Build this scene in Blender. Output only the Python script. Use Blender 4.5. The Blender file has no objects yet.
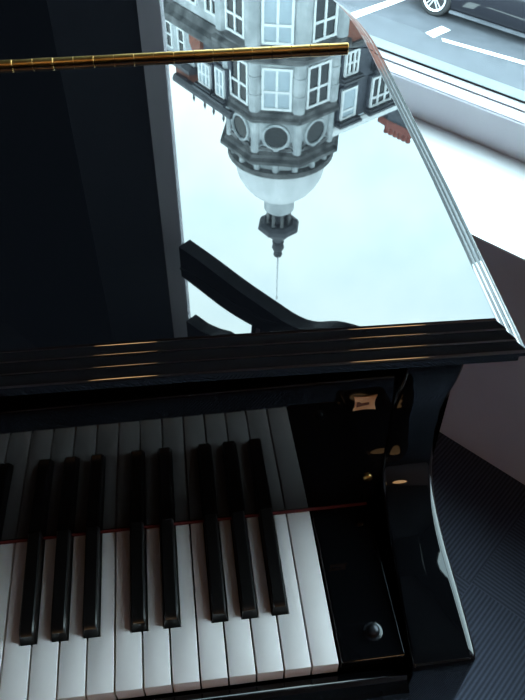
import bpy, bmesh, math, random
from mathutils import Vector, Matrix

random.seed(7)
COL = bpy.context.scene.collection
PI = math.pi
FLOOR = -0.735            # the tops of the white keys are z = 0 while building; everything is lifted at the end
Nn = Vector((0.75208, 0.65907, 0))     # the window wall's outward normal
Tt = Vector((0.65907, -0.75208, 0))    # along the window wall


def NT(n, t, z):
    return Nn * n + Tt * t + Vector((0, 0, z))


# ------------------------------------------------------------------ materials
def mat(name, col, rough=0.5, metal=0.0, ior=1.5, emit=None, coat=0.0):
    m = bpy.data.materials.new(name)
    m.use_nodes = True
    b = m.node_tree.nodes['Principled BSDF']
    b.inputs['Base Color'].default_value = (*col, 1)
    b.inputs['Roughness'].default_value = rough
    b.inputs['Metallic'].default_value = metal
    b.inputs['IOR'].default_value = ior
    b.inputs['Coat Weight'].default_value = coat
    if emit:
        b.inputs['Emission Color'].default_value = (*emit[0], 1)
        b.inputs['Emission Strength'].default_value = emit[1]
    return m


def noisy(name, c1, c2, scale, rough=0.6, bump=0.0, detail=4, ior=1.5, metal=0.0, stretch=(1, 1, 1)):
    m = mat(name, c1, rough, metal, ior)
    nt = m.node_tree
    b = nt.nodes['Principled BSDF']
    tc = nt.nodes.new('ShaderNodeTexCoord')
    mp = nt.nodes.new('ShaderNodeMapping')
    mp.inputs['Scale'].default_value = stretch
    nz = nt.nodes.new('ShaderNodeTexNoise')
    nz.inputs['Scale'].default_value = scale
    nz.inputs['Detail'].default_value = detail
    rp = nt.nodes.new('ShaderNodeValToRGB')
    rp.color_ramp.elements[0].position = 0.35
    rp.color_ramp.elements[1].position = 0.65
    rp.color_ramp.elements[0].color = (*c1, 1)
    rp.color_ramp.elements[1].color = (*c2, 1)
    L = nt.links.new
    L(tc.outputs['Object'], mp.inputs['Vector'])
    L(mp.outputs['Vector'], nz.inputs['Vector'])
    L(nz.outputs['Fac'], rp.inputs['Fac'])
    L(rp.outputs['Color'], b.inputs['Base Color'])
    if bump:
        bp = nt.nodes.new('ShaderNodeBump')
        bp.inputs['Strength'].default_value = bump
        bp.inputs['Distance'].default_value = 0.01
        L(nz.outputs['Fac'], bp.inputs['Height'])
        L(bp.outputs['Normal'], b.inputs['Normal'])
    return m


def brick_mat(name, c1, c2, mortar, scale):
    m = mat(name, c1, 0.8)
    nt = m.node_tree
    b = nt.nodes['Principled BSDF']
    tc = nt.nodes.new('ShaderNodeTexCoord')
    sp = nt.nodes.new('ShaderNodeSeparateXYZ')
    ad = nt.nodes.new('ShaderNodeMath')
    cb = nt.nodes.new('ShaderNodeCombineXYZ')
    bk = nt.nodes.new('ShaderNodeTexBrick')
    bk.inputs['Color1'].default_value = (*c1, 1)
    bk.inputs['Color2'].default_value = (*c2, 1)
    bk.inputs['Mortar'].default_value = (*mortar, 1)
    bk.inputs['Scale'].default_value = scale
    bk.inputs['Mortar Size'].default_value = 0.012
    L = nt.links.new
    L(tc.outputs['Object'], sp.inputs[0])
    L(sp.outputs['X'], ad.inputs[0])
    L(sp.outputs['Y'], ad.inputs[1])
    L(ad.outputs[0], cb.inputs['X'])
    L(sp.outputs['Z'], cb.inputs['Y'])
    L(cb.outputs[0], bk.inputs['Vector'])
    L(bk.outputs['Color'], b.inputs['Base Color'])
    return m


M = {}
M['lid'] = mat('polished_black_lid', (0.003, 0.003, 0.004), 0.012, ior=1.85)
M['lacquer'] = mat('polished_black_lacquer', (0.002, 0.002, 0.0025), 0.03, ior=1.42)
M['satin'] = mat('satin_black', (0.006, 0.006, 0.008), 0.25, ior=1.5)
M['ivory'] = noisy('white_key_plastic', (0.72, 0.645, 0.64), (0.75, 0.675, 0.67), 40, 0.32)
M['ebony'] = mat('black_key_plastic', (0.005, 0.004, 0.004), 0.28, ior=1.4)
M['keywood'] = noisy('key_wood', (0.10, 0.03, 0.015), (0.16, 0.05, 0.02), 30, 0.6, stretch=(1, 8, 8))
M['felt'] = noisy('red_felt', (0.10, 0.006, 0.007), (0.07, 0.004, 0.005), 300, 0.95)
M['brass'] = noisy('brass', (0.46, 0.27, 0.08), (0.60, 0.38, 0.13), 14, 0.32, metal=1.0)
M['glintcopper'] = noisy('lamp_glint_copper', (0.80, 0.40, 0.20), (0.92, 0.55, 0.30), 120, 0.42, metal=0.25)  # warm lamp reflection put into the colour
M['darkscrew'] = mat('dark_metal', (0.03, 0.03, 0.035), 0.35, 0.8)
M['rubber'] = mat('black_rubber', (0.012, 0.012, 0.014), 0.7)
M['plaster'] = noisy('grey_plaster', (0.56, 0.52, 0.60), (0.59, 0.55, 0.63), 6, 0.9, 0.05)
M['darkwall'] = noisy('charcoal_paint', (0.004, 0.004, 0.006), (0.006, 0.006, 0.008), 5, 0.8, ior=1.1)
M['ceil'] = noisy('ceiling_paint', (0.08, 0.08, 0.09), (0.09, 0.09, 0.10), 4, 0.9)
M['white'] = noisy('white_gloss_paint', (0.80, 0.80, 0.82), (0.83, 0.83, 0.85), 7, 0.4)
M['frame'] = noisy('window_frame_paint', (0.80, 0.77, 0.84), (0.83, 0.80, 0.87), 7, 0.45)
M['gap'] = mat('dark_joint', (0.03, 0.03, 0.035), 0.9)
M['darkbar'] = noisy('dark_window_bar', (0.012, 0.013, 0.018), (0.02, 0.02, 0.026), 20, 0.5)
M['ledge'] = noisy('pale_stone_ledge', (0.16, 0.185, 0.19), (0.19, 0.215, 0.22), 9, 0.9)
M['asphalt'] = noisy('asphalt', (0.042, 0.046, 0.056), (0.056, 0.061, 0.073), 3.0, 0.9, 0.2, 8)
M['paint'] = noisy('road_paint', (0.62, 0.62, 0.60), (0.74, 0.74, 0.72), 5, 0.8)
M['pavement'] = noisy('paving', (0.22, 0.23, 0.24), (0.28, 0.29, 0.30), 2, 0.9)
M['carpaint'] = mat('dark_car_paint', (0.010, 0.010, 0.014), 0.12, ior=1.5, coat=0.6)
M['carglass'] = mat('car_glass', (0.02, 0.03, 0.035), 0.03, ior=1.8)
M['tyre'] = mat('tyre', (0.012, 0.012, 0.013), 0.75)
M['alloy'] = mat('alloy', (0.75, 0.76, 0.80), 0.3, 0.7)
M['stone'] = noisy('cream_stone', (0.34, 0.37, 0.39), (0.56, 0.59, 0.61), 1.8, 0.85, 0.1)
M['stonedark'] = noisy('weathered_stone', (0.055, 0.06, 0.065), (0.19, 0.195, 0.20), 2.2, 0.9, 0.1)
M['dome'] = noisy('dome_render', (0.62, 0.64, 0.66), (0.78, 0.80, 0.82), 1.2, 0.75, stretch=(2, 2, 0.4))
M['lead'] = noisy('lead', (0.05, 0.055, 0.065), (0.09, 0.095, 0.11), 3, 0.6)
M['slate'] = brick_mat('slate', (0.075, 0.085, 0.105), (0.10, 0.11, 0.135), (0.05, 0.055, 0.065), 2.4)
M['redbrick'] = brick_mat('red_brick', (0.20, 0.065, 0.045), (0.27, 0.09, 0.06), (0.2, 0.17, 0.15), 3.0)
M['pot'] = noisy('chimney_clay', (0.22, 0.07, 0.06), (0.30, 0.10, 0.08), 4, 0.85)
M['whiteframe'] = mat('white_joinery', (0.82, 0.84, 0.85), 0.5)
M['paneD'] = mat('dark_pane', (0.02, 0.025, 0.03), 0.05, ior=1.5)
M['paneL'] = noisy('sky_tinted_pane', (0.34, 0.42, 0.48), (0.48, 0.56, 0.62), 0.7, 0.12, stretch=(1, 1, 0.3))  # pale panes: the reflected sky is put into the colour
M['lampglobe'] = mat('warm_globe', (0.9, 0.8, 0.6), 0.4, emit=((1.0, 0.58, 0.26), 10.0))


def glass_mat():
    m = bpy.data.materials.new('window_glass')
    m.use_nodes = True
    nt = m.node_tree
    nt.nodes.clear()
    out = nt.nodes.new('ShaderNodeOutputMaterial')
    mx = nt.nodes.new('ShaderNodeMixShader')
    lw = nt.nodes.new('ShaderNodeLayerWeight')
    lw.inputs['Blend'].default_value = 0.5
    pw = nt.nodes.new('ShaderNodeMath')
    pw.operation = 'POWER'
    pw.inputs[1].default_value = 5.0
    fr = nt.nodes.new('ShaderNodeMath')
    fr.operation = 'MULTIPLY_ADD'
    fr.inputs[1].default_value = 0.9
    fr.inputs[2].default_value = 0.025
    nt.links.new(lw.outputs['Facing'], pw.inputs[0])
    nt.links.new(pw.outputs[0], fr.inputs[0])
    tr = nt.nodes.new('ShaderNodeBsdfTransparent')
    tr.inputs['Color'].default_value = (0.95, 0.985, 0.985, 1)
    gl = nt.nodes.new('ShaderNodeBsdfGlossy')
    gl.inputs['Roughness'].default_value = 0.0
    L = nt.links.new
    L(fr.outputs[0], mx.inputs[0])
    L(tr.outputs[0], mx.inputs[1])
    L(gl.outputs[0], mx.inputs[2])
    L(mx.outputs[0], out.inputs[0])
    return m


M['glass'] = glass_mat()


def carpet_mat():
    """ribbed carpet tiles laid in quarter turns: the ribs of neighbouring tiles cross"""
    m = mat('ribbed_carpet', (0.03, 0.035, 0.06), 0.95, ior=1.3)
    nt = m.node_tree
    b = nt.nodes['Principled BSDF']
    L = nt.links.new

    def math_(op, a, bb=None):
        nd = nt.nodes.new('ShaderNodeMath')
        nd.operation = op
        for i, v in enumerate((a, bb)):
            if v is None:
                continue
            if isinstance(v, (int, float)):
                nd.inputs[i].default_value = v
            else:
                L(v, nd.inputs[i])
        return nd.outputs[0]
    tc = nt.nodes.new('ShaderNodeTexCoord')
    sp = nt.nodes.new('ShaderNodeSeparateXYZ')
    L(tc.outputs['Object'], sp.inputs[0])
    tx, ny = sp.outputs['X'], sp.outputs['Y']
    fx = math_('FLOOR', math_('DIVIDE', math_('ADD', tx, 0.03 + 20.0), 0.5))
    fy = math_('FLOOR', math_('DIVIDE', math_('ADD', ny, -0.555 + 20.0), 0.5))
    par = math_('MODULO', math_('ADD', fx, fy), 2.0)          # 0 / 1
    inv = math_('SUBTRACT', 1.0, par)
    # parity of the tile (t>-0.03, n>0.555) has ribs along t
    cA = math_('ADD', math_('MULTIPLY', ny, inv), math_('MULTIPLY', tx, par))
    s = math_('SINE', math_('MULTIPLY', cA, 2 * PI / 0.0078))
    h = math_('ADD', math_('MULTIPLY', s, 0.5), 0.5)
    nz = nt.nodes.new('ShaderNodeTexNoise')
    nz.inputs['Scale'].default_value = 220
    nz.inputs['Detail'].default_value = 3
    L(tc.outputs['Object'], nz.inputs['Vector'])
    f = math_('ADD', math_('MULTIPLY', h, 0.75), math_('MULTIPLY', nz.outputs['Fac'], 0.25))
    rp = nt.nodes.new('ShaderNodeValToRGB')
    rp.color_ramp.elements[0].position = 0.1
    rp.color_ramp.elements[1].position = 0.9
    rp.color_ramp.elements[0].color = (0.024, 0.027, 0.040, 1)
    rp.color_ramp.elements[1].color = (0.058, 0.066, 0.094, 1)
    L(f, rp.inputs['Fac'])
    L(rp.outputs['Color'], b.inputs['Base Color'])
    bp = nt.nodes.new('ShaderNodeBump')
    bp.inputs['Strength'].default_value = 0.6
    bp.inputs['Distance'].default_value = 0.003
    L(f, bp.inputs['Height'])
    L(bp.outputs['Normal'], b.inputs['Normal'])
    return m


M['carpet'] = carpet_mat()

# ------------------------------------------------------------------ object helpers
INV = {}      # root name -> inverse matrix, so part meshes can be written in scene coordinates


def root(name, label, cat, loc, rotz=0.0, group=None):
    o = bpy.data.objects.new(name, None)
    COL.objects.link(o)
    o.empty_display_size = 0.1
    o.location = loc
    o.rotation_euler = (0, 0, rotz)
    o['label'] = label
    o['category'] = cat
    if group:
        o['group'] = group
    return o


TS = None          # uniform scaling used while the turret is built


def part(name, bm, m, parent=None, local=False, smooth=None, mats=None, bevel=None, label=None, flat=None):
    """links bm as one mesh object.  Scene coordinates unless local; a parent is a thing (Empty) or a part."""
    bmesh.ops.recalc_face_normals(bm, faces=bm.faces)
    if TS is not None:
        bm.transform(TS)
    rt = parent
    while rt is not None and rt.parent is not None:
        rt = rt.parent
    if rt is not None and not local:
        mt = Matrix.Translation(rt.location) @ Matrix.Rotation(rt.rotation_euler.z, 4, 'Z')
        bm.transform(mt.inverted())
    me = bpy.data.meshes.new(name)
    bm.to_mesh(me)
    bm.free()
    if smooth is not None:
        for p in me.polygons:
            p.use_smooth = True
        try:
            me.set_sharp_from_angle(angle=math.radians(smooth))
        except Exception:
            pass
    if flat:                                     # large flat faces stay optically flat
        ek = {e.key: e.index for e in me.edges}
        for p in me.polygons:
            if p.area > flat:
                p.use_smooth = False
                for k_ in p.edge_keys:
                    me.edges[ek[k_]].use_edge_sharp = True
    for mm in (mats or [m]):
        me.materials.append(mm)
    o = bpy.data.objects.new(name, me)
    COL.objects.link(o)
    if parent is not None:
        o.parent = parent
    if bevel:
        md = o.modifiers.new('bevel', 'BEVEL')
        md.width, md.segments = bevel
        md.limit_method = 'ANGLE'
        md.angle_limit = math.radians(35)
        for p in me.polygons:
            p.use_smooth = True
        try:
            me.set_sharp_from_angle(angle=math.radians(40))
        except Exception:
            pass
        md.harden_normals = True
    if label:
        o['label'] = label
    return o


def struct(name, bm, m, **k):
    o = part(name, bm, m, **k)
    o['kind'] = 'structure'
    return o


def NB():
    return bmesh.new()


def box(bm, x0, x1, y0, y1, z0, z1, mi=0, f=None):
    f = f or (lambda x, y, z: (x, y, z))
    v = [bm.verts.new(f(x, y, z)) for z in (z0, z1) for (x, y) in ((x0, y0), (x1, y0), (x1, y1), (x0, y1))]
    for q in ((0, 3, 2, 1), (4, 5, 6, 7), (0, 1, 5, 4), (1, 2, 6, 5), (2, 3, 7, 6), (3, 0, 4, 7)):
        bm.faces.new([v[i] for i in q]).material_index = mi
    return bm


def ntbox(bm, n0, n1, t0, t1, z0, z1, mi=0):
    return box(bm, n0, n1, t0, t1, z0, z1, mi, f=lambda a, b, c: NT(a, b, c))


def prism(bm, poly, a, b, f):
    """poly: 2-D outline; f(u, v, w) -> point; extruded from w=a to w=b"""
    A = [bm.verts.new(f(u, v, a)) for u, v in poly]
    B = [bm.verts.new(f(u, v, b)) for u, v in poly]
    n = len(poly)
    bm.faces.new(A)
    bm.faces.new(B[::-1])
    for i in range(n):
        bm.faces.new((A[i], A[(i + 1) % n], B[(i + 1) % n], B[i]))
    return bm


def loft(bm, rings, cap=True, closed=True):
    R = [[bm.verts.new(p) for p in r] for r in rings]
    for a, b in zip(R, R[1:]):
        n = len(a)
        for i in range(n if closed else n - 1):
            bm.faces.new((a[i], a[(i + 1) % n], b[(i + 1) % n], b[i]))
    if cap:
        bm.faces.new(R[0][::-1])
        bm.faces.new(R[-1])
    return bm


def lathe(bm, prof, c, segs=24, rot=0.0, axis=None):
    """prof: (radius, height) list about a vertical (or given) axis at c"""
    rings = []
    for r, h in prof:
        ring = []
        for i in range(segs):
            a = rot + 2 * PI * i / segs
            p = Vector((max(r, 1e-4) * math.cos(a), max(r, 1e-4) * math.sin(a), h))
            if axis is not None:
                p = axis @ p
            ring.append(Vector(c) + p)
        rings.append(ring)
    return loft(bm, rings)


def tube(bm, p0, p1, r, segs=10):
    p0, p1 = Vector(p0), Vector(p1)
    q = (p1 - p0).to_track_quat('Z', 'Y').to_matrix()
    L = (p1 - p0).length
    return lathe(bm, [(r, 0), (r, L)], p0, segs, axis=q)


# ------------------------------------------------------------------ camera
cam_d = bpy.data.cameras.new('camera')
cam = bpy.data.objects.new('camera', cam_d)
COL.objects.link(cam)
cam_d.sensor_fit = 'AUTO'
cam_d.sensor_width = 36.0
cam_d.lens = 756.8 / 700 * 36.0
cam_d.clip_start = 0.02
cam_d.clip_end = 500
Rm = Matrix(((0.9920397612940149, 0.08732499310495524, -0.09072738060218292),
             (-0.12578239453106624, 0.721450977715611, -0.68094586861161),
             (0.0059917641596646315, 0.6869372841332813, 0.7266920024534786)))
# camera looks down -Z, right +X, up +Y
cam.matrix_world = Matrix.Translation((-0.09930, -0.23561, 0.64442)) @ Rm.to_4x4()
bpy.context.scene.camera = cam

# ------------------------------------------------------------------ GRAND PIANO
piano = root('grand_piano', 'polished black grand piano with closed mirror-like lid and open keyboard', 'piano', (-0.6, 0.5, FLOOR))
KW = 0.0235
NWH = 52


# lid outline, from the right end of the hinge forward, across the front and back along the left side
def catmull(P, k=8):
    out = []
    for i in range(len(P) - 1):
        p0 = Vector(P[max(i - 1, 0)]); p1 = Vector(P[i]); p2 = Vector(P[i + 1]); p3 = Vector(P[min(i + 2, len(P) - 1)])
        for j in range(k):
            s = j / k
            out.append(0.5 * ((2 * p1) + (-p0 + p2) * s + (2 * p0 - 5 * p1 + 4 * p2 - p3) * s * s + (-p0 + 3 * p1 - 3 * p2 + p3) * s ** 3))
    out.append(Vector(P[-1]))
    return out


HY = 0.596
XL = -1.355
bent = catmull([(0.131, HY, 0), (0.1285, 0.66, 0), (0.116, 0.735, 0), (0.078, 0.83, 0), (0.00, 0.95, 0), (-0.14, 1.08, 0), (-0.33, 1.19, 0),
                (-0.53, 1.29, 0), (-0.70, 1.41, 0), (-0.86, 1.50, 0), (-1.04, 1.535, 0), (-1.20, 1.50, 0), (-1.31, 1.40, 0), (XL, 1.25, 0), (XL, HY, 0)], 7)
front_path = [Vector((XL, HY, 0)), Vector((XL, 0.19, 0)), Vector((XL + 0.01, 0.178, 0)), Vector((-0.1008, 0.1536, 0)), Vector((0.127, 0.1458, 0)), Vector((0.1305, 0.33, 0)), Vector((0.131, HY, 0))]
PROF = [(0, 0), (0.0008, 0.0006), (0.0014, 0.0017), (0.0068, 0.0042), (0.0075, 0.0052), (0.0077, 0.0063), (0.0138, 0.0094), (0.0145, 0.0104), (0.0147, 0.0115),
        (0.0198, 0.0141), (0.0214, 0.0158), (0.0222, 0.0180), (0.0220, 0.0204), (0.0185, 0.0222), (0.0185, 0.0290), (0.0165, 0.0305)]
LZ = 0.25


def offset_path(P, d):
    out = []
    for i, p in enumerate(P):
        a = (P[i] - P[i - 1]).normalized() if i > 0 else None
        b = (P[i + 1] - P[i]).normalized() if i < len(P) - 1 else None
        na = Vector((a.y, -a.x, 0)) if a else None
        nb = Vector((b.y, -b.x, 0)) if b else None
        if na is None:
            q = nb
        elif nb is None:
            q = na
        else:
            q = (na + nb)
            q = q / max(q.dot(na), 0.3)
        out.append(p + q * d)
    return out


def lid_piece(P, gap):
    """closed slab with a moulded edge along open path P; the straight side joins its two ends"""
    bm = NB()
    rows = []
    for d, h in PROF:
        rows.append([bm.verts.new((q.x, q.y, LZ - h)) for q in offset_path(P, d)])
    for a, b in zip(rows, rows[1:]):
        for i in range(len(P) - 1):
            bm.faces.new((a[i], a[i + 1], b[i + 1], b[i]))
    bm.faces.new(rows[0])
    bm.faces.new(rows[-1][::-1])
    side = [r[0] for r in rows] + [r[-1] for r in rows[::-1]]
    bm.faces.new(side)
    return bm


fp = [p.copy() for p in front_path]
fp[0].y -= 0.0012
fp[-1].y -= 0.0012
part('lid_flap', lid_piece(fp, 0), M['lid'], piano, smooth=34, flat=0.05)
bp_ = [p.copy() for p in bent]
bp_[0].y += 0.0012
bp_[-1].y += 0.0012
lid = part('lid', lid_piece(bp_, 0), M['lid'], piano, smooth=34, flat=0.05)
# brass piano hinge: a row of knuckles on a pin
bm = NB()
x = XL + 0.02
k = 0
while x < 0.105:
    x2 = min(x + 0.0222, 0.1085)
    r = 0.0042 if k % 2 else 0.0040
    lathe(bm, [(r * 0.9, 0), (r, 0.0004), (r, x2 - x - 0.0008), (r * 0.9, x2 - x - 0.0004)], (x, HY, LZ + 0.0030), 12, axis=Matrix.Rotation(PI / 2, 3, 'Y'))
    x = x2
    k += 1
tube(bm, (XL + 0.02, HY, LZ + 0.003), (0.108, HY, LZ + 0.003), 0.0030, 8)
part('hinge', bm, M['brass'], lid, smooth=40, label='long brass piano hinge across the lid')

# case (rim): wall that follows the lid outline, keybed, arms
rim_out = offset_path([Vector((0.131, 0.16, 0)), Vector((0.131, 0.4, 0))] + bent[0:] + [Vector((XL, 0.3, 0)), Vector((XL, 0.16, 0))], -0.019)
rim_in = offset_path([Vector((0.131, 0.16, 0)), Vector((0.131, 0.4, 0))] + bent[0:] + [Vector((XL, 0.3, 0)), Vector((XL, 0.16, 0))], -0.064)
bm = NB()
rings = []
for lst, za in ((rim_out, -0.125), (rim_out, 0.2192), (rim_in, 0.2192), (rim_in, -0.125)):
    rings.append([(p.x, p.y, za) for p in lst])
R_ = [[bm.verts.new(p) for p in r] for r in rings]
for a in range(4):
    for i in range(len(rim_out) - 1):
        bm.faces.new((R_[a][i], R_[a][i + 1], R_[(a + 1) % 4][i + 1], R_[(a + 1) % 4][i]))
for i in (0, -1):
    bm.faces.new([R_[a][i] for a in range(4)])
part('rim', bm, M['lacquer'], piano, smooth=35)
bm = NB()
prism(bm, [(p.x, p.y) for p in rim_in[1:-1]], 0.02, 0.035, lambda u, v, w: (u, v, w))
part('soundboard', bm, M['satin'], piano)
bm = NB()
box(bm, -1.335, 0.0655, -0.026, 0.40, -0.125, -0.060)
part('keybed', bm, M['lacquer'], piano, bevel=(0.004, 2))

# arms: the case side sweeps down in a scroll to the arm and forward beside the keys
prof = catmull([(0.150, 0.219, 0), (0.1465, 0.208, 0), (0.1445, 0.196, 0), (0.1475, 0.176, 0), (0.1530, 0.155, 0), (0.1580, 0.132, 0), (0.1590, 0.110, 0),
                (0.1580, 0.090, 0), (0.1545, 0.068, 0), (0.1470, 0.050, 0), (0.1340, 0.036, 0), (0.1120, 0.026, 0), (0.0850, 0.0205, 0), (0.0500, 0.0175, 0),
                (0.0150, 0.0130, 0), (-0.0060, 0.0090, 0)], 5)
prof = [(p.x, p.y) for p in prof] + [(-0.0110, 0.0070), (-0.0142, 0.0025), (-0.0150, -0.004), (-0.0150, -0.125), (0.162, -0.125), (0.170, 0.219)]


def off_closed(P, d):
    n = len(P)
    area = sum(P[i][0] * P[(i + 1) % n][1] - P[(i + 1) % n][0] * P[i][1] for i in range(n))
    sg = -1 if area > 0 else 1
    out = []
    for i in range(n):
        p = Vector((*P[i], 0)); a = (p - Vector((*P[i - 1], 0))).normalized(); b = (Vector((*P[(i + 1) % n], 0)) - p).normalized()
        na = Vector((a.y, -a.x, 0)) * sg; nb = Vector((b.y, -b.x, 0)) * sg
        q = na + nb
        q = q / max(q.dot(na), 0.5)
        r = p + q * d
        out.append((r.x, r.y))
    return out


def arm(name, xi_back, xi_front, xo):
    bm = NB()
    sd = 1 if xo > xi_back else -1

    def xin(y):
        s_ = min(max((y + 0.015) / 0.15, 0), 1)
        return xi_front + (xi_back - xi_front) * s_
    rings = []
    r1, r2 = 0.0035, 0.0085
    for k in range(6):
        f = PI / 2 * k / 5
        P = off_closed(prof, r1 * (1 - math.sin(f)))
        rings.append([(xin(y) + sd * r1 * (1 - math.cos(f)), y, z) for y, z in P])
    for k in range(8):
        f = PI / 2 * k / 7
        P = off_closed(prof, r2 * (1 - math.cos(f)))
        rings.append([(xo - sd * r2 * (1 - math.sin(f)), y, z) for y, z in P])
    loft(bm, rings)
    return part(name, bm, M['lacquer'], piano, smooth=30, flat=0.008)


arm('arm', 0.0665, 0.0585, 0.1160)
arm('arm', -1.290, -1.283, -1.340)

# key blocks, key slip
kb = NB()
box(kb, 0.0016, 0.0580, -0.0010, 0.1470, -0.055, 0.0020)
kb = part('key_block', kb, M['lacquer'], piano, bevel=(0.0025, 3))
bm = NB()
lathe(bm, [(0.0058, 0), (0.0060, 0.0025), (0.0053, 0.0050), (0.0036, 0.0066), (0.0012, 0.0072)], (0.0335, 0.0225, 0.0015), 16)
part('screw_knob', bm, M['darkscrew'], kb, smooth=50, label='small dark metal knob')
bm = NB()
lathe(bm, [(0.0085, 0), (0.0085, 0.0008), (0.0075, 0.0012)], (0.0335, 0.0225, 0.0015), 18)
part('washer', bm, M['satin'], kb, smooth=50)
bm = NB()
box(bm, -1.283, -NWH * KW - 0.0016, -0.0010, 0.1470, -0.055, 0.0020)
part('key_block', bm, M['lacquer'], piano, bevel=(0.0025, 3))
bm = NB()
prism(bm, [(-0.0035, -0.060), (-0.0035, -0.0165), (-0.0050, -0.0145), (-0.0095, -0.0135), (-0.0115, -0.0150), (-0.0140, -0.0190), (-0.0200, -0.0200), (-0.0235, -0.0225), (-0.0250, -0.030), (-0.0250, -0.060)], -1.282, 0.0575, lambda u, v, w: (w, u, v))
part('key_slip', bm, M['lacquer'], piano, smooth=30, flat=0.005)

# fallboard standing behind the keys, leaning back, with its felt strip and two modelled lamp glints
TLT = math.radians(3.9)
FY = 0.1491


def FB(x, d, h):      # x along the keys, d depth behind the face, h height along the face
    return Vector((x, FY + d * math.cos(TLT) + h * math.sin(TLT), 0.0022 + h * math.cos(TLT) - d * math.sin(TLT)))


bm = NB()
pf = [(0, 0), (0, 0.1665), (0.0003, 0.1722), (0.0010, 0.1736), (0.0022, 0.1740), (0.0120, 0.1740), (0.0200, 0.1740), (0.021, 0.173), (0.021, 0.0)]
prism(bm, pf, -1.283, 0.0655, lambda u, v, w: FB(w, u, v))
fall = part('fallboard', bm, M['lacquer'], piano, smooth=25, flat=0.01)
bm = NB()
prism(bm, [(-0.0014, -0.0015), (-0.0018, 0.0004), (-0.0008, 0.0016), (0.0005, 0.0016), (0.0005, -0.0015)], -1.280, 0.0560, lambda u, v, w: FB(w, u, v))
part('felt_strip', bm, M['felt'], fall, label='thin red felt strip')
# warm lamp reflection modelled as an orange patch, hollow sides, dark notch
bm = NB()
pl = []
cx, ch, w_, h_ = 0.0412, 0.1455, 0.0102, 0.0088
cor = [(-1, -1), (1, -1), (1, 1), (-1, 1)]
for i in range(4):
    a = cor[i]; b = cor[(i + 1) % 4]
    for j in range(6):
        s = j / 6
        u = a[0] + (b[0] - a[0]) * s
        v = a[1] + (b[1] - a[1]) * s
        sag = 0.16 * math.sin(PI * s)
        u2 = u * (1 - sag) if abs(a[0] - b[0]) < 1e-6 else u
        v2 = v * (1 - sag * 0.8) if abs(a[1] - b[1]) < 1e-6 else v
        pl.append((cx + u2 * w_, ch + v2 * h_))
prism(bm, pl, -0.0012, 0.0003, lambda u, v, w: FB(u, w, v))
glint_patch = part('glint_patch', bm, M['glintcopper'], fall, bevel=(0.0004, 2), label='warm lamp reflection modelled as a small orange patch')
bm = NB()
prism(bm, [(cx - 0.0072, ch - 0.0035), (cx - 0.002, ch - 0.0022), (cx + 0.0035, ch - 0.0012), (cx + 0.0035, ch + 0.0010), (cx - 0.003, ch + 0.0004), (cx - 0.0050, ch + 0.0022), (cx - 0.0072, ch + 0.0020)], -0.0018, -0.0004, lambda u, v, w: FB(u, w, v))
part('glint_notch', bm, M['keywood'], glint_patch)
bm = NB()
lathe(bm, [(0.0046, 0), (0.0046, 0.0018), (0.0036, 0.0030), (0.001, 0.0034)], FB(0.0535, 0.0003, 0.0415), 16, axis=Matrix.Rotation(PI / 2 - TLT, 3, 'X'))
part('glint_disc', bm, M['brass'], fall, smooth=50, label='warm lamp glint modelled as a small brass disc')  # orange lamp glint given as a brass disc
# rail between fallboard and lid
bm = NB()
prism(bm, [(0.176, 0.166), (0.176, 0.1785), (0.1785, 0.1815), (0.184, 0.1825), (0.196, 0.1825), (0.196, 0.2185), (0.215, 0.2185), (0.215, 0.166)], -1.29, 0.0668, lambda u, v, w: (w, u, v))
part('front_rail', bm, M['lacquer'], piano, smooth=30, flat=0.01)

# keys.  White keys counted from the right-hand end; C at the top
names = 'CBAGFED'
b_off = {'B|A': 0.0034, 'A|G': 0.0, 'G|F': -0.0030, 'E|D': 0.0024, 'D|C': -0.0024}
BW = 0.0136       # black key foot
GAP = 0.0015
YB = 0.0493
blacks = []


def nm(i):
    return 'C' if i == 0 else names[i % 7]


for i in range(1, NWH):
    key = nm(i) + '|' + nm(i + 1) if i + 1 <= NWH else ''
    # boundary i lies between white key i-1 (right) and white key i (left)
    pr = nm(i - 1) + '|' + nm(i)
    if pr in b_off:
        blacks.append((i, -i * KW + b_off[pr]))
bpos = dict(blacks)


def white_mesh(i):
    xr, xl = -i * KW - GAP / 2, -(i + 1) * KW + GAP / 2
    cr = bpos[i] - BW / 2 - 0.0008 if i in bpos else xr
    cl = bpos[i + 1] + BW / 2 + 0.0008 if (i + 1) in bpos else xl
    cr = min(cr, xr); cl = max(cl, xl)
    yb = YB - 0.0012
    out = [(xl, 0.0), (xr, 0.0)]
    out += [(xr, yb), (cr, yb)] if cr < xr - 1e-6 else []
    out += [(cr, 0.1495), (cl, 0.1495)]
    out += [(cl, yb), (xl, yb)] if cl > xl + 1e-6 else []
    x0 = -(i + 0.5) * KW
    bm = NB()
    prism(bm, [(u - x0, v) for u, v in out], -0.0180, 0.0, lambda u, v, w: (u, v, w))
    bmesh.ops.recalc_face_normals(bm, faces=bm.faces)
    ed = [e for e in bm.edges if all(v.co.z > -1e-6 for v in e.verts)]
    bmesh.ops.bevel(bm, geom=ed, offset=0.0006, segments=2, affect='EDGES', profile=0.5)
    return bm, x0


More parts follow.
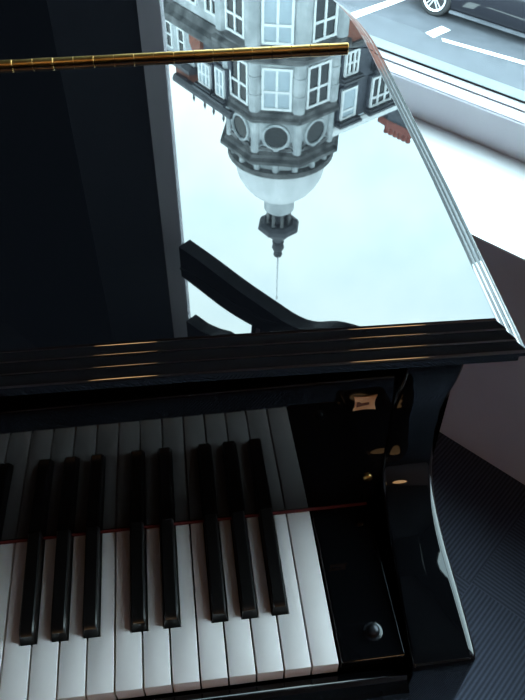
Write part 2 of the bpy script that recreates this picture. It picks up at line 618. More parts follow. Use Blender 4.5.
wcache = {}
base = Vector(piano.location)
for i in range(NWH):
    sig = (nm(i), i == 0, (i + 1) in bpos, i in bpos)
    x0 = -(i + 0.5) * KW
    if sig not in wcache:
        bm, x0 = white_mesh(i)
        o = part('white_key', bm, M['ivory'], piano, local=True, smooth=40)
        wcache[sig] = o
    else:
        o = wcache[sig].copy()
        COL.objects.link(o)
        o.parent = piano
    o.location = Vector((x0, 0, 0)) - base
bk0 = None
for i, xc in blacks:
    if bk0 is None:
        bm = NB()
        hw, tw = BW / 2, 0.0049
        ys = [(0.0, 0.0, hw, -0.014), ]
        rings = []
        # cross-sections from the front to the back; each ring: foot, shoulder, top
        def sec(y, zt, wt, wb, yb):
            return [(-wb, yb, -0.014), (wb, yb, -0.014), (wb * 0.985, yb, 0.0), (wt + 0.0012, y, zt - 0.0014), (wt, y, zt), (-wt, y, zt), (-wt - 0.0012, y, zt - 0.0014), (-wb * 0.985, yb, 0.0)]
        rings = [sec(0.0028, 0.0074, tw * 0.95, hw, 0.0), sec(0.0050, 0.0098, tw, hw, 0.0006), sec(0.0085, 0.0112, tw, hw, 0.004), sec(0.020, 0.0116, tw, hw, 0.018), sec(0.1000, 0.0120, tw, hw, 0.1000)]
        loft(bm, rings)
        o = part('black_key', bm, M['ebony'], piano, local=True, smooth=32)
        bk0 = o
    else:
        o = bk0.copy()
        COL.objects.link(o)
        o.parent = piano
    o.location = Vector((xc, YB, 0)) - base

# legs, casters, pedal lyre
for lx, ly in ((0.03, 0.28), (-1.25, 0.28), (-0.95, 1.32)):
    bm = NB()
    rings = []
    for h, r in ((FLOOR + 0.075, 0.034), (FLOOR + 0.10, 0.045), (FLOOR + 0.16, 0.036), (-0.20, 0.052), (-0.185, 0.060), (-0.1255, 0.060)):
        rings.append([(lx + sx * r, ly + sy * r, h) for sx, sy in ((-1, -1), (1, -1), (1, 1), (-1, 1))])
    loft(bm, rings)
    lg = part('leg', bm, M['lacquer'], piano, bevel=(0.004, 2))
    bm = NB()
    lathe(bm, [(0.031, -0.011), (0.033, -0.008), (0.033, 0.008), (0.031, 0.011)], (lx, ly, FLOOR + 0.033), 20, axis=Matrix.Rotation(PI / 2, 3, 'Y'))
    box(bm, lx - 0.018, lx - 0.0135, ly - 0.02, ly + 0.02, FLOOR + 0.03, FLOOR + 0.076)
    box(bm, lx + 0.0135, lx + 0.018, ly - 0.02, ly + 0.02, FLOOR + 0.03, FLOOR + 0.076)
    part('caster', bm, M['brass'], lg, smooth=40)
bm = NB()
for sx in (-0.11, 0.07):
    box(bm, -0.62 + sx, -0.58 + sx, 0.26, 0.30, FLOOR + 0.14, -0.1255)
box(bm, -0.78, -0.46, 0.20, 0.32, FLOOR + 0.05, FLOOR + 0.14)
ly_ = part('pedal_lyre', bm, M['lacquer'], piano, bevel=(0.004, 2))
for px in (-0.70, -0.62, -0.54):
    bm = NB()
    prism(bm, [(-0.012, 0.20), (0.012, 0.20), (0.019, 0.12), (0.016, 0.085), (0, 0.075), (-0.016, 0.085), (-0.019, 0.12)], FLOOR + 0.080, FLOOR + 0.090, lambda u, v, w: (px + u, v, w))
    part('pedal', bm, M['brass'], ly_, bevel=(0.002, 2))

# ------------------------------------------------------------------ ROOM (n, t frame of the window wall)
NB_, TL, TR, ZC = -4.2, -4.3, 3.2, 2.25
WT0, WT1 = -1.520, 1.60          # window opening along the wall
SILL = -0.193

def frame_obj(o):
    """object whose local x runs along the wall and local y along the outward normal"""
    o.matrix_world = Matrix(((Tt.x, Nn.x, 0, 0), (Tt.y, Nn.y, 0, 0), (0, 0, -1, 0), (0, 0, 0, 1)))


bm = NB()
box(bm, TL - 0.1, TR + 0.1, NB_ - 0.1, 0.829 + 0.36, -FLOOR, -FLOOR + 0.08)
fl = struct('floor', bm, M['carpet'])
frame_obj(fl)
bm = NB()
ntbox(bm, NB_ - 0.1, 0.829 + 0.36, TL - 0.1, TR + 0.1, ZC, ZC + 0.12)
struct('ceiling', bm, M['ceil'])
bm = NB()
ntbox(bm, NB_ - 0.12, NB_, TL - 0.1, TR + 0.1, FLOOR, ZC)
struct('wall_back', bm, M['plaster'])
bm = NB()
ntbox(bm, NB_, 0.829, TL - 0.12, TL, FLOOR, ZC)
struct('wall_left', bm, M['darkwall'])
bm = NB()
ntbox(bm, NB_, 0.829, TR, TR + 0.12, FLOOR, ZC)
struct('wall_right', bm, M['plaster'])
# window wall: dark pier on the left, parapet under the sill, pier on the right, lintel
bm = NB()
ntbox(bm, 0.829, 1.19, TL - 0.12, WT0, FLOOR, ZC)
struct('wall_window_left', bm, M['darkwall'])
bm = NB()
ntbox(bm, 0.829, 1.19, WT1, TR + 0.12, FLOOR, ZC)
struct('wall_window_right', bm, M['plaster'])
bm = NB()
ntbox(bm, 0.829, 1.19, WT0, WT1, FLOOR, SILL - 0.004)
struct('wall_window', bm, M['plaster'])
bm = NB()
ntbox(bm, 0.829, 1.19, WT0, WT1, 2.12, ZC)
struct('wall_window_top', bm, M['darkwall'])
# window
win = bpy.data.objects.new('window_1', None)
COL.objects.link(win)
win['kind'] = 'structure'
bm = NB()
ntbox(bm, 0.828, 1.10, WT0 + 0.001, WT1 - 0.001, SILL - 0.0039, SILL)
part('sill', bm, M['white'], win)
bm = NB()
prism(bm, [(1.10, SILL), (1.10, -0.121), (1.1012, -0.1195), (1.1025, -0.1195), (1.1025, -0.128), (1.16, -0.128), (1.16, SILL)], WT0 + 0.001, WT1 - 0.001, lambda u, v, w: NT(u, w, v))
part('bottom_rail', bm, M['frame'], win)
bm = NB()
prism(bm, [(1.1055, -0.128), (1.1055, -0.1180), (1.107, -0.1172), (1.1295, -0.1115), (1.1295, -0.128)], WT0 + 0.001, WT1 - 0.001, lambda u, v, w: NT(u, w, v))
part('sash_rail', bm, M['frame'], win)
bm = NB()
prism(bm, [(1.1310, -0.128), (1.1310, -0.1085), (1.1475, -0.1030), (1.1475, -0.128)], WT0 + 0.001, WT1 - 0.001, lambda u, v, w: NT(u, w, v))
part('glazing_bead', bm, M['frame'], win)
bm = NB()
ntbox(bm, 1.1475, 1.1490, WT0 + 0.08, WT1 - 0.08, -0.128, -0.1000)
ntbox(bm, 1.1520, 1.1540, WT0 + 0.08, WT1 - 0.08, -0.128, -0.1020)
part('gasket', bm, M['gap'], win)
for nm_, a, b in (('jamb', WT0 + 0.001, -1.472), ('jamb', WT1 - 0.08, WT1 - 0.001)):
    bm = NB()
    if a < 0:
        jp = [(1.16, a), (1.16, b), (1.147, b), (1.106, a)]
    else:
        jp = [(1.16, a), (1.16, b), (1.078, b), (1.147, a)]
    prism(bm, jp, -0.119, 2.11, lambda u, v, w: NT(u, v, w))
    part(nm_, bm, M['frame'], win)
bm = NB()
ntbox(bm, 1.1490, 1.1520, -1.472, WT1 - 0.08, -0.120, 2.11)
part('glass', bm, M['glass'], win)
# the dark bowed transom and the head of the window
low = catmull([(-1.428, 1.478, 0), (-1.303, 1.491, 0), (-1.165, 1.511, 0), (-1.033, 1.522, 0), (-0.943, 1.526, 0), (-0.871, 1.505, 0), (-0.77, 1.441, 0), (-0.60, 1.40, 0), (-0.3, 1.39, 0), (0.3, 1.39, 0), (1.0, 1.42, 0), (1.519, 1.46, 0)], 5)
upp = catmull([(-1.428, 1.610, 0), (-1.343, 1.621, 0), (-1.224, 1.637, 0), (-1.099, 1.633, 0), (-1.018, 1.607, 0), (-0.855, 1.503, 0), (-0.72, 1.462, 0), (-0.60, 1.455, 0), (-0.3, 1.45, 0), (0.3, 1.45, 0), (1.0, 1.48, 0), (1.519, 1.52, 0)], 5)
bm = NB()
prism(bm, [(p.x, p.y) for p in low] + [(p.x, p.y) for p in upp[::-1]], 1.095, 1.1475, lambda u, v, w: NT(w, u, v))
tr_ = part('transom', bm, M['darkbar'], win)
bm = NB()
prism(bm, [(-1.428, 1.5755), (-1.303, 1.5745), (-1.165, 1.583), (-1.05, 1.578), (-0.98, 1.552), (-0.98, 1.545), (-1.05, 1.570), (-1.165, 1.575), (-1.303, 1.5665), (-1.428, 1.5675)], 1.090, 1.0955, lambda u, v, w: NT(w, u, v))
part('transom_bead', bm, M['lead'], tr_)
bm = NB()
prism(bm, [(-1.095, 1.60), (-1.010, 1.57), (-1.03, 1.66), (-1.04, 2.12), (-1.105, 2.12), (-1.106, 1.72)], 1.097, 1.1470, lambda u, v, w: NT(w, u, v))
br = part('mullion', bm, M['darkbar'], win)
bm = NB()
for a in (-1.068, -1.040):
    prism(bm, [(a - 0.008, 1.632), (a + 0.008, 1.626), (a + 0.004, 1.665), (a - 0.012, 1.671)], 1.094, 1.098, lambda u, v, w: NT(w, u, v))
part('clip', bm, M['frame'], br)
bm = NB()
prism(bm, [(-1.428, 1.832), (-1.356, 1.835), (-1.30, 1.822), (-1.246, 1.800), (-1.17, 1.795), (-1.1065, 1.80), (-1.1065, 2.12), (-1.428, 2.12)], 1.097, 1.1470, lambda u, v, w: NT(w, u, v))
part('head_corner', bm, M['darkbar'], win)
# stone ledge outside
bm = NB()
ntbox(bm, 1.191, 1.262, WT0 - 0.3, WT1 + 0.3, -0.20, -0.14)
struct('trim_1', bm, M['ledge'])

# ceiling lamps in the room (warm globes)
for lx, ly, lz, lb in ((-0.52, -2.15, 0.98, 'warm globe lamp hanging behind the player, on the left'), (0.54, -2.15, 0.98, 'warm globe lamp hanging behind the player, on the right')):
    lp = root('pendant_lamp', lb, 'lamp', (lx, ly, ZC))
    bm = NB()
    prs = [(0.001, -0.15)] + [(0.15 * math.sin(a), -0.15 * math.cos(a)) for a in [PI * i / 14 for i in range(1, 14)]] + [(0.001, 0.15)]
    lathe(bm, prs, (lx, ly, lz), 28)
    part('globe', bm, M['lampglobe'], lp, smooth=60)
    bm = NB()
    tube(bm, (lx, ly, lz + 0.148), (lx, ly, ZC - 0.018), 0.004, 8)
    part('cord', bm, M['rubber'], lp, smooth=60)
    bm = NB()
    lathe(bm, [(0.05, -0.022), (0.055, -0.01), (0.055, 0.0)], (lx, ly, ZC), 24)
    part('ceiling_rose', bm, M['brass'], lp, smooth=40)

# ------------------------------------------------------------------ STREET
SZ = -5.2
bm = NB()
ntbox(bm, 6.5, 17.5, -60, 60, SZ - 0.3, SZ)
struct('road', bm, M['asphalt'])
bm = NB()
ntbox(bm, 1.20, 6.5, -60, 60, SZ - 0.3, SZ + 0.12)
struct('pavement', bm, M['pavement'])


def street_poly(name, pts, m):
    bm = NB()
    prism(bm, [(p[0], p[1]) for p in pts], SZ + 0.0005, SZ + 0.005, lambda u, v, w: (u, v, w))
    return struct(name, bm, m)


def nt2(n, t):
    p = NT(n, t, 0)
    return (p.x, p.y)


bm = NB()
ntbox(bm, 17.5, 70, -60, 60, SZ - 0.3, SZ - 0.001)
struct('trim_2', bm, M['pavement'])
street_poly('trim_3', [nt2(11.61, -6.49), nt2(12.04, -6.43), nt2(12.00, -6.22), nt2(11.54, -6.28)], M['paint'])
street_poly('trim_4', [nt2(11.62, -6.16), nt2(11.81, -4.66), nt2(12.3, -0.7), nt2(12.2, -0.7), nt2(11.70, -4.60), nt2(11.53, -6.09)], M['paint'])
street_poly('trim_5', [nt2(11.30, -7.98), nt2(12.95, -7.66), nt2(12.93, -7.50), nt2(11.18, -7.78)], M['paint'])

# parked car: local x = along the street (t), y = away from the window (n), z up
CN, CT = 12.30, -6.80      # near flank, centre of the visible (front) wheel
car = root('car', 'dark car with silver spoked wheels parked on the street outside the window', 'car', NT(CN + 0.9, CT + 1.35, SZ))


def CP(u, v, w):           # u along t from the front wheel centre, v depth from the near flank, w height
    return NT(CN + v, CT + u, SZ + w)


# body as a loft of cross-sections along the length
bm = NB()
st = [(-0.86, 0.38, 0.62, 0.20), (-0.80, 0.24, 0.70, 0.08), (-0.55, 0.20, 0.78, 0.02), (0.0, 0.19, 0.86, 0.0), (0.55, 0.19, 0.92, 0.0), (1.2, 0.19, 0.94, 0.0),
      (2.0, 0.19, 0.95, 0.0), (2.75, 0.19, 0.98, 0.0), (3.2, 0.22, 1.00, 0.03), (3.52, 0.30, 0.98, 0.10), (3.60, 0.45, 0.85, 0.20)]
W2 = 0.90
rings = []
for u, zb, zt, ins in st:
    half = [(0.06 + ins, zb), (0.012 + ins, zb + 0.10), (0.0 + ins, zb + 0.30 * (zt - zb) / 0.7), (0.03 + ins, zt - 0.16), (0.05 + ins, zt - 0.10), (0.13 + ins, zt - 0.02), (0.30 + ins, zt)]
    ring = [CP(u, v, w) for v, w in half] + [CP(u, 2 * W2 - v, w) for v, w in half[::-1]]
    rings.append(ring)
loft(bm, rings)
body = part('body', bm, M['carpaint'], car, smooth=40)
bm = NB()
v0 = [CP(0.50, 0.16, 0.90), CP(3.30, 0.16, 0.97), CP(3.30, 1.64, 0.97), CP(0.50, 1.64, 0.90)]
v1 = [CP(1.28, 0.33, 1.36), CP(2.55, 0.33, 1.38), CP(2.55, 1.47, 1.38), CP(1.28, 1.47, 1.36)]
loft(bm, [v0, v1])
part('glasshouse', bm, M['carglass'], body, bevel=(0.04, 3))
bm = NB()
loft(bm, [[CP(1.22, 0.31, 1.355), CP(2.60, 0.31, 1.375), CP(2.60, 1.49, 1.375), CP(1.22, 1.49, 1.355)], [CP(1.42, 0.42, 1.42), CP(2.45, 0.42, 1.435), CP(2.45, 1.38, 1.435), CP(1.42, 1.38, 1.42)]])
part('roof', bm, M['carpaint'], body, bevel=(0.02, 2))
bm = NB()
prism(bm, [(0.33, 0.145), (2.38, 0.145), (2.38, 0.185), (0.33, 0.185)], -0.012, 0.05, lambda u, v, w: CP(u, w, v))
part('side_skirt', bm, M['lead'], body)
QN = Matrix((Tt, Nn, Vector((0, 0, 1)))).transposed()      # columns t, n, z
for u in (0.0, 2.72):
    for v, sgn in ((0.0, 1), (2 * W2, -1)):
        bm = NB()
        ax = QN @ Matrix.Rotation(-PI / 2 * 1, 3, 'X')
        c0 = CP(u, v + sgn * 0.10, 0.33)
        lathe(bm, [(0.235, -0.112), (0.30, -0.118), (0.325, -0.10), (0.33, -0.06), (0.33, 0.06), (0.325, 0.10), (0.30, 0.112), (0.235, 0.112)], c0, 32, axis=ax)
        wh = part('wheel', bm, M['tyre'], car, smooth=40)
        bm = NB()
        ring = []
        # rim ring and five twin spokes on the outer face
        for r0, r1 in ((0.205, 0.240),):
            seg = 32
            F = []
            for rr, vv in ((r1, 0.0), (r1, 0.035), (r0, 0.045), (r0, 0.01)):
                F.append([bm.verts.new(CP(u + rr * math.cos(2 * PI * i / seg), v + sgn * (-0.022 + vv), 0.33 + rr * math.sin(2 * PI * i / seg))) for i in range(seg)])
            for a in range(4):
                for i in range(seg):
                    bm.faces.new((F[a][i], F[a][(i + 1) % seg], F[(a + 1) % 4][(i + 1) % seg], F[(a + 1) % 4][i]))
        for kx in range(5):
            for dd in (-0.17, 0.17):
                a0 = 2 * PI * kx / 5 + 0.3
                p0 = (0.045 * math.cos(a0 + dd * 2.5), 0.045 * math.sin(a0 + dd * 2.5))
                p1 = (0.215 * math.cos(a0 + dd), 0.215 * math.sin(a0 + dd))
                dx, dy = p1[0] - p0[0], p1[1] - p0[1]
                L_ = math.hypot(dx, dy)
                ox, oy = -dy / L_ * 0.013, dx / L_ * 0.013
                prism(bm, [(p0[0] + ox, p0[1] + oy), (p1[0] + ox, p1[1] + oy), (p1[0] - ox, p1[1] - oy), (p0[0] - ox, p0[1] - oy)], -0.018, 0.008, lambda a, b, w: CP(u + a, v + sgn * w, 0.33 + b))
        lathe(bm, [(0.06, -0.01), (0.06, 0.02), (0.04, 0.028)], CP(u, v + sgn * 0.01, 0.33), 16, axis=QN @ Matrix.Rotation(PI / 2 * sgn, 3, 'X'))
        part('alloy_rim', bm, M['alloy'], wh, label='silver spoked rim')

# ------------------------------------------------------------------ BUILDING ACROSS THE STREET
BC = Vector((3.0867, 21.7218, 0))
dR = Vector((0.859, 0.512, 0)).normalized()
dL = Vector((-dR.y, dR.x, 0))
bang = math.atan2(dR.y, dR.x)


def BL(x, y, z):
    return BC + dR * x + dL * y + Vector((0, 0, z))


bld = root('building', 'pale stone corner building with a domed octagonal turret and tall spire', 'building', (BC.x, BC.y, SZ), bang)


def bbox(name, x0, x1, y0, y1, z0, z1, m, parent=None, bevel=None, label=None):
    bm = NB()
    box(bm, x0, x1, y0, y1, z0, z1, f=lambda a, b, c: BL(a, b, c))
    return part(name, bm, m, parent or bld, bevel=bevel, label=label)


def window(O, e, o, w, h, cols, trans, fw=0.07, pane='paneD', frame='whiteframe', parent=None, hood=None):
    """O: bottom left on the wall face, e: rightward, o: outward; trans: heights (0..1) of crossbars"""
    bm = NB()

    def F(u, v, d):
        return O + e * u + o * d + Vector((0, 0, v))

    def bx(u0, u1, v0, v1, d0, d1):
        box(bm, u0, u1, d0, d1, v0, v1, f=lambda a, b, c: F(a, c, b))
    bx(0, fw, 0, h, -0.02, 0.08)
    bx(w - fw, w, 0, h, -0.02, 0.08)
    bx(fw, w - fw, 0, fw, -0.02, 0.08)
    bx(fw, w - fw, h - fw, h, -0.02, 0.08)
    for i in range(1, cols):
        c = w * i / cols
        bx(c - fw / 2, c + fw / 2, fw, h - fw, -0.02, 0.075)
    for tq in trans:
        bx(fw, w - fw, tq * h - fw / 2, tq * h + fw / 2, -0.02, 0.07)
    wd = part('window', bm, M[frame], parent or bld)
    bm = NB()
    box(bm, fw * 0.5, w - fw * 0.5, 0.005, 0.03, fw * 0.5, h - fw * 0.5, f=lambda a, b, c: F(a, c, b))
    part('pane', bm, M[pane], wd)
    if hood:
        bm = NB()
        box(bm, -0.12, w + 0.12, -0.05, hood, h + 0.02, h + 0.10, f=lambda a, b, c: F(a, c, b))
        box(bm, -0.16, w + 0.16, -0.05, hood + 0.06, h + 0.10, h + 0.19, f=lambda a, b, c: F(a, c, b))
        part('hood', bm, M['lead'], wd)
    return wd


# --- wings
bbox('wall', 2.75, 17.0, 0.0, 7.0, SZ, 10.85, M['redbrick'])
bbox('wall', 17.0, 60.0, 0.0, 7.0, SZ, 10.85, M['stonedark'])  # unseen extension, added to darken what the lid's edge reflects
bbox('wall', 0.0, 7.0, 2.35, 16.0, SZ, 10.75, M['stone'])
bm = NB()
prism(bm, [(2.7, 0.05), (2.4, 7.0), (7.0, 7.0), (7.0, 2.4), (0.05, 2.7), (0.9, 1.0), (1.2, 0.8)], SZ, 10.9, lambda u, v, w: BL(u, v, w))
part('wall', bm, M['stone'], bld)
# right wing: cornice, steep slate roof, gutter
bm = NB()
prism(bm, [(0.30, 10.85), (-0.10, 10.85), (-0.16, 10.93), (-0.16, 11.0), (0.30, 11.0)], 2.75, 60.0, lambda u, v, w: BL(w, u, v))
part('cornice', bm, M['stonedark'], bld)
bm = NB()
prism(bm, [(0.02, 11.0), (0.16, 13.8), (2.2, 14.6), (6.8, 14.6), (6.8, 11.0)], 2.75, 60.0, lambda u, v, w: BL(w, u, v))
part('mansard_roof', bm, M['slate'], bld)
bm = NB()
prism(bm, [(0.16, 13.82), (0.06, 13.82), (0.0, 13.92), (0.0, 14.14), (0.10, 14.16), (0.30, 14.05)], 2.75, 60.0, lambda u, v, w: BL(w, u, v))
part('gutter', bm, M['whiteframe'], bld)
zR = -dL
for x0, w_, z0, h_, cols, tr, pane in ((2.97, 0.70, 12.42, 1.12, 1, (0.72,), 'paneL'), (4.38, 1.05, 12.40, 1.12, 3, (0.70,), 'paneD'), (2.98, 0.62, 11.10, 0.84, 3, (0.5,), 'paneD'),
                                       (4.45, 0.62, 11.10, 0.84, 3, (0.5,), 'paneD'), (6.6, 1.0, 12.40, 1.12, 3, (0.70,), 'paneD'), (6.6, 0.62, 11.10, 0.84, 3, (0.5,), 'paneD'), (8.8, 1.0, 12.40, 1.12, 3, (0.70,), 'paneD')):
    bbox('dormer', x0 - 0.08, x0 + w_ + 0.08, -0.03, 0.6, z0 - 0.06, z0 + h_ + 0.05, M['slate'])
    window(BL(x0, -0.03, z0), dR, zR, w_, h_, cols, tr, 0.075, pane, hood=0.22)
for row in range(4):
    for x0 in (3.0, 4.9, 6.8, 8.7, 10.6, 12.5):
        window(BL(x0 + 0.25, 0.0, 8.0 - row * 3.3), dR, zR, 0.95, 1.75, 2, (0.65,), 0.08)
# chimney with pots on the right wing
bm = NB()
prism(bm, [(5.55, 13.9), (5.55, 14.62), (6.95, 15.60), (9.0, 15.60), (9.0, 13.9)], 0.05, 0.40, lambda u, v, w: BL(u, w, v))
gab = part('gable', bm, M['slate'], bld)
bm = NB()
prism(bm, [(5.48, 14.40), (5.48, 14.68), (6.98, 15.73), (9.0, 15.73), (9.0, 15.45), (7.02, 15.45)], -0.02, 0.46, lambda u, v, w: BL(u, w, v))
part('coping', bm, M['pot'], gab, label='dark red coping')
for i in range(6):
    zz = 14.66 + (0.16 + i * 0.27) * 0.70
    bm = NB()
    lathe(bm, [(0.10, zz - 0.12), (0.085, zz + 0.12), (0.11, zz + 0.17), (0.10, zz + 0.24)], BL(5.48 + 0.16 + i * 0.27, 0.10, 0), 10)
    part('chimney_pot', bm, M['pot'], gab, smooth=50)
# left wing
bm = NB()
prism(bm, [(0.30, 10.50), (-0.06, 10.50), (-0.18, 10.72), (-0.34, 10.82), (-0.34, 11.05), (-0.22, 11.18), (0.30, 11.18)], 2.3, 16.0, lambda u, v, w: BL(u, w, v))
part('cornice', bm, M['stonedark'], bld)
bm = NB()
prism(bm, [(0.03, 11.18), (0.12, 13.3), (2.2, 13.9), (6.8, 13.9), (6.8, 11.18)], 2.3, 4.35, lambda u, v, w: BL(u, w, v))
part('mansard_roof', bm, M['slate'], bld)
bm = NB()
prism(bm, [(0.20, 13.28), (0.02, 13.28), (-0.06, 13.40), (-0.06, 13.52), (0.20, 13.52)], 2.3, 5.9, lambda u, v, w: BL(u, w, v))
part('gutter', bm, M['lead'], bld)
eL = -dL
oL = -dR
for y1, w_, z0, h_, cols, tr in ((3.03, 0.50, 11.84, 1.0, 2, (0.6,)), (4.05, 0.70, 11.98, 0.84, 3, (0.5,))):
    bbox('dormer', -0.04, 0.7, y1 - w_ - 0.08, y1 + 0.08, z0 - 0.06, z0 + h_ + 0.04, M['slate'])
    window(BL(-0.04, y1, z0), eL, oL, w_, h_, cols, tr, 0.07, 'paneL', hood=0.18)
bbox('wall', 0.02, 6.8, 4.50, 16.0, 11.18, 12.52, M['stone'])
for y1 in (5.35, 6.15, 6.95, 7.9, 8.9, 9.9, 11.0, 12.0, 13.0, 14.0):
    window(BL(0.02, y1, 11.32), eL, oL, 0.42, 0.95, 1, (0.5,), 0.05)
bm = NB()
prism(bm, [(3.86, 11.18), (4.52, 11.18), (4.52, 11.55), (4.19, 12.05), (3.86, 11.55)], -0.10, 0.6, lambda u, v, w: BL(w, u, v))
part('gable', bm, M['redbrick'], bld)
bm = NB()
prism(bm, [(-0.10, 12.50), (-0.22, 12.60), (-0.22, 12.74), (0.10, 12.80), (1.1, 13.45), (6.8, 13.6), (6.8, 12.50)], 4.50, 16.0, lambda u, v, w: BL(u, w, v))
part('roof', bm, M['lead'], bld)
ch2 = bbox('chimney', 0.3, 0.8, 5.30, 6.20, 12.7, 13.62, M['redbrick'])
for i in range(3):
    bm = NB()
    lathe(bm, [(0.10, 13.62), (0.08, 13.82), (0.10, 13.88)], BL(0.55, 5.46 + i * 0.29, 0), 10)
    part('chimney_pot', bm, M['pot'], ch2, smooth=50)
for y in (2.75, 3.35, 3.9, 4.6):
    bm = NB()
    lathe(bm, [(0.05, 13.5), (0.03, 13.62), (0.055, 13.68), (0.01, 13.84)], BL(0.0, y, 0), 8)
    part('finial', bm, M['lead'], bld, smooth=60)
for row in range(4):
    for y1 in (3.5, 4.7, 5.9, 7.1, 8.5, 10.0, 11.5, 13.0, 14.5):
        window(BL(0.0, y1, 8.62 - row * 3.3), eL, oL, 0.70, 1.55, 2, (0.66,), 0.07, 'paneD')

# --- turret
TC = Vector((-0.0993, -0.2356, -0.144))
TS = Matrix.Translation(TC) @ Matrix.Scale(0.96, 4) @ Matrix.Translation(-TC)
TA = (2.62, 2.70)
AX = BL(TA[0], TA[1], 0)
C8 = math.cos(PI / 8)


def octo(prof, m, name, parent=None, smooth=None):
    bm = NB()
    lathe(bm, [(a / C8, z) for a, z in prof], AX, 8, rot=bang + PI / 8)
    return part(name, bm, m, parent or bld, smooth=smooth)


tur = octo([(2.02, SZ - 0.25), (2.02, 10.95)], M['stone'], 'turret')
octo([(2.04, 10.86), (2.20, 10.98), (2.20, 11.06), (2.36, 11.16), (2.38, 11.28), (2.25, 11.36), (2.05, 11.50)], M['stonedark'], 'cornice', tur)
octo([(1.90, 11.48), (1.90, 13.28)], M['stone'], 'turret_storey', tur)
octo([(1.92, 13.22), (2.02, 13.28), (2.05, 13.40), (2.14, 13.48), (2.14, 13.58), (1.98, 13.68), (1.90, 13.70)], M['stonedark'], 'cornice', tur)
octo([(1.88, 13.68), (1.88, 14.92)], M['stone'], 'turret_storey', tur)
octo([(1.90, 14.86), (2.02, 14.94), (2.06, 15.04), (2.20, 15.12), (2.20, 15.24), (2.0, 15.32)], M['stonedark'], 'cornice', tur)
bm = NB()
lathe(bm, [(1.78, 15.30), (1.78, 15.72)], AX, 40)
part('drum', bm, M['stone'], tur, smooth=30)
for i in range(16):
    a = bang + 2 * PI * i / 16
    bm = NB()
    lathe(bm, [(0.13, 15.30), (0.13, 15.72)], AX + Vector((1.84 * math.cos(a), 1.84 * math.sin(a), 0)), 8)
    part('baluster', bm, M['stone'], tur, smooth=50)
bm = NB()
lathe(bm, [(1.80, 15.70), (2.02, 15.72), (2.06, 15.80), (2.06, 15.90), (1.95, 15.96), (1.75, 15.97)], AX, 40)
part('balustrade_rail', bm, M['stonedark'], tur, smooth=30)
bm = NB()
lathe(bm, [(1.74, 15.95), (1.77, 16.25), (1.74, 16.58), (1.66, 16.90), (1.50, 17.22), (1.27, 17.53), (0.98, 17.80), (0.66, 18.02), (0.40, 18.12)], AX, 48)
part('dome', bm, M['dome'], tur, smooth=60, label='smooth white dome')
bm = NB()
lathe(bm, [(0.60, 17.95), (0.62, 18.02), (0.62, 18.62), (0.56, 18.68)], AX, 32)
lan = part('lantern', bm, M['stone'], tur, smooth=30)
bm = NB()
lathe(bm, [(0.26, 18.6), (0.26, 19.35)], AX, 16)
part('lantern_core', bm, M['lead'], lan, smooth=30)
for i in range(8):
    a = bang + PI / 8 + 2 * PI * i / 8
    bm = NB()
    lathe(bm, [(0.10, 18.66), (0.075, 18.74), (0.075, 19.26), (0.10, 19.34)], AX + Vector((0.46 * math.cos(a), 0.46 * math.sin(a), 0)), 8)
    part('lantern_column', bm, M['stonedark'], lan, smooth=50)
octo([(0.60, 19.32), (0.78, 19.42), (0.84, 19.56), (0.80, 19.64), (0.60, 19.78), (0.40, 20.06), (0.30, 20.20)], M['lead'], 'lantern_roof', lan)
bm = NB()
lathe(bm, [(0.22, 20.16), (0.20, 20.40), (0.26, 20.44), (0.14, 20.52), (0.24, 20.62), (0.27, 20.74), (0.22, 20.86), (0.12, 20.94), (0.17, 21.02), (0.20, 21.12), (0.17, 21.20), (0.06, 21.28)], AX, 16)
fin = part('finial', bm, M['lead'], lan, smooth=50)
bm = NB()
lathe(bm, [(0.045, 21.25), (0.035, 22.3), (0.022, 23.62), (0.05, 23.66), (0.062, 23.74), (0.04, 23.82), (0.005, 23.84)], AX, 10)
part('spire', bm, M['dome'], fin, smooth=50)
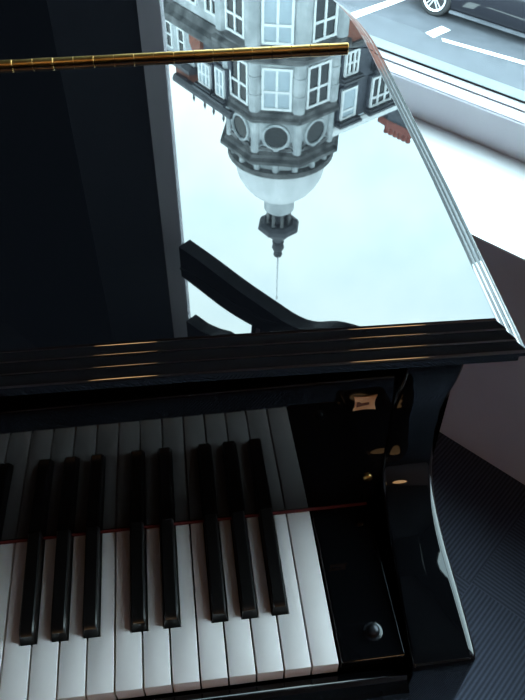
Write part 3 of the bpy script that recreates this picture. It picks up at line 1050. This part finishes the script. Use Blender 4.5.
# corner pilasters, windows and round windows on the turret faces turned to the street
for k in range(8):
    a = bang + PI / 8 + k * PI / 4
    d = Vector((math.cos(a), math.sin(a), 0))
    for nm_, rad, z0, z1, pr in (('pilaster', 2.02 / C8 - 0.06, SZ, 10.9, 0.27), ('pilaster', 1.90 / C8 - 0.07, 11.50, 13.26, 0.22), ('pilaster', 1.88 / C8 - 0.07, 13.70, 14.90, 0.17)):
        bm = NB()
        c_ = AX + d * rad
        lathe(bm, [(pr, z0), (pr, z1)], c_, 12, rot=a)
        if pr == 0.22:
            for zz in (11.95, 12.6):
                lathe(bm, [(pr + 0.005, zz), (pr + 0.03, zz + 0.02), (pr + 0.03, zz + 0.06), (pr + 0.005, zz + 0.08)], c_, 12, rot=a)
        part(nm_, bm, M['stone'], tur, smooth=30)
for k in range(8):
    a = bang + k * PI / 4
    d = Vector((math.cos(a), math.sin(a), 0))
    if d.dot(Vector((-0.25, -0.97, 0))) < -0.3:
        continue
    e = Vector((-d.y, d.x, 0))
    ctr = 1 if d.dot(Vector((-0.25, -0.97, 0))) > 0.95 else 0
    pn = 'paneL' if ctr else 'paneD'
    for z0, h_, ap, tr in ((8.75, 2.05, 2.02, (0.70,)), (11.66, 1.52, 1.90, (0.56,)), (5.4, 2.05, 2.02, (0.7,)), (2.1, 2.05, 2.02, (0.7,)), (-1.2, 2.05, 2.02, (0.7,)), (-4.5, 2.05, 2.02, (0.7,))):
        window(AX + d * ap - e * 0.52 + Vector((0, 0, z0)), e, d, 1.04, h_, 2, tr, 0.085, pn, parent=tur)
    # round window with a raised ring and carved leaves
    oc = AX + d * 1.88 + Vector((0, 0, 14.24))
    q = Matrix((e, Vector((0, 0, 1)), d)).transposed()
    bm = NB()
    seg = 28
    F = []
    for rr, dd in ((0.53, 0.0), (0.51, 0.08), (0.43, 0.09), (0.41, 0.0)):
        F.append([bm.verts.new(oc + q @ Vector((rr * math.cos(2 * PI * i / seg), rr * math.sin(2 * PI * i / seg), dd))) for i in range(seg)])
    for f_ in range(3):
        for i in range(seg):
            bm.faces.new((F[f_][i], F[f_][(i + 1) % seg], F[f_ + 1][(i + 1) % seg], F[f_ + 1][i]))
    rw = part('round_window', bm, M['stone'], tur, smooth=40)
    bm = NB()
    lathe(bm, [(0.42, 0.005), (0.42, 0.03)], oc, 28, axis=q)
    part('pane', bm, M['paneD'], rw)
    bm = NB()
    for sgn in (-1, 1):
        prism(bm, [(sgn * 0.10, 0.56), (sgn * 0.28, 0.42), (sgn * 0.52, 0.40), (sgn * 0.62, 0.50), (sgn * 0.45, 0.55), (sgn * 0.28, 0.58)], 0.0, 0.09, lambda u, v, w: oc + q @ Vector((u, v, w)))
        prism(bm, [(sgn * 0.56, 0.18), (sgn * 0.48, 0.30), (sgn * 0.60, 0.36)], 0.0, 0.06, lambda u, v, w: oc + q @ Vector((u, v, w)))
    part('carving', bm, M['stonedark'], tur)

TS = None
# ------------------------------------------------------------------ SKY
w = bpy.data.worlds.new('sky')
bpy.context.scene.world = w
w.use_nodes = True
nt = w.node_tree
bg = nt.nodes['Background']
tc = nt.nodes.new('ShaderNodeTexCoord')
nz = nt.nodes.new('ShaderNodeTexNoise')
nz.inputs['Scale'].default_value = 3.2
nz.inputs['Detail'].default_value = 5
nz.inputs['Roughness'].default_value = 0.5
rp = nt.nodes.new('ShaderNodeValToRGB')
rp.color_ramp.elements[0].position = 0.36
rp.color_ramp.elements[1].position = 0.56
rp.color_ramp.elements[0].color = (0.56, 0.80, 0.93, 1)
rp.color_ramp.elements[1].color = (0.78, 0.985, 1.03, 1)
nt.links.new(tc.outputs['Generated'], nz.inputs['Vector'])
nt.links.new(nz.outputs['Fac'], rp.inputs['Fac'])
nt.links.new(rp.outputs['Color'], bg.inputs['Color'])
bg.inputs['Strength'].default_value = 10.5

# ------------------------------------------------------------------ lift everything so the room floor is z = 0
bpy.context.view_layer.update()
for o in bpy.context.scene.objects:
    if o.parent is None:
        m_ = o.matrix_world.copy()
        o.matrix_world = Matrix.Translation((0, 0, -FLOOR)) @ m_
bpy.context.view_layer.update()

vs = bpy.context.scene.view_settings
vs.view_transform = 'Standard'
vs.look = 'None'
vs.gamma = 1.0
vs.exposure = 0.0
vs.use_curve_mapping = False
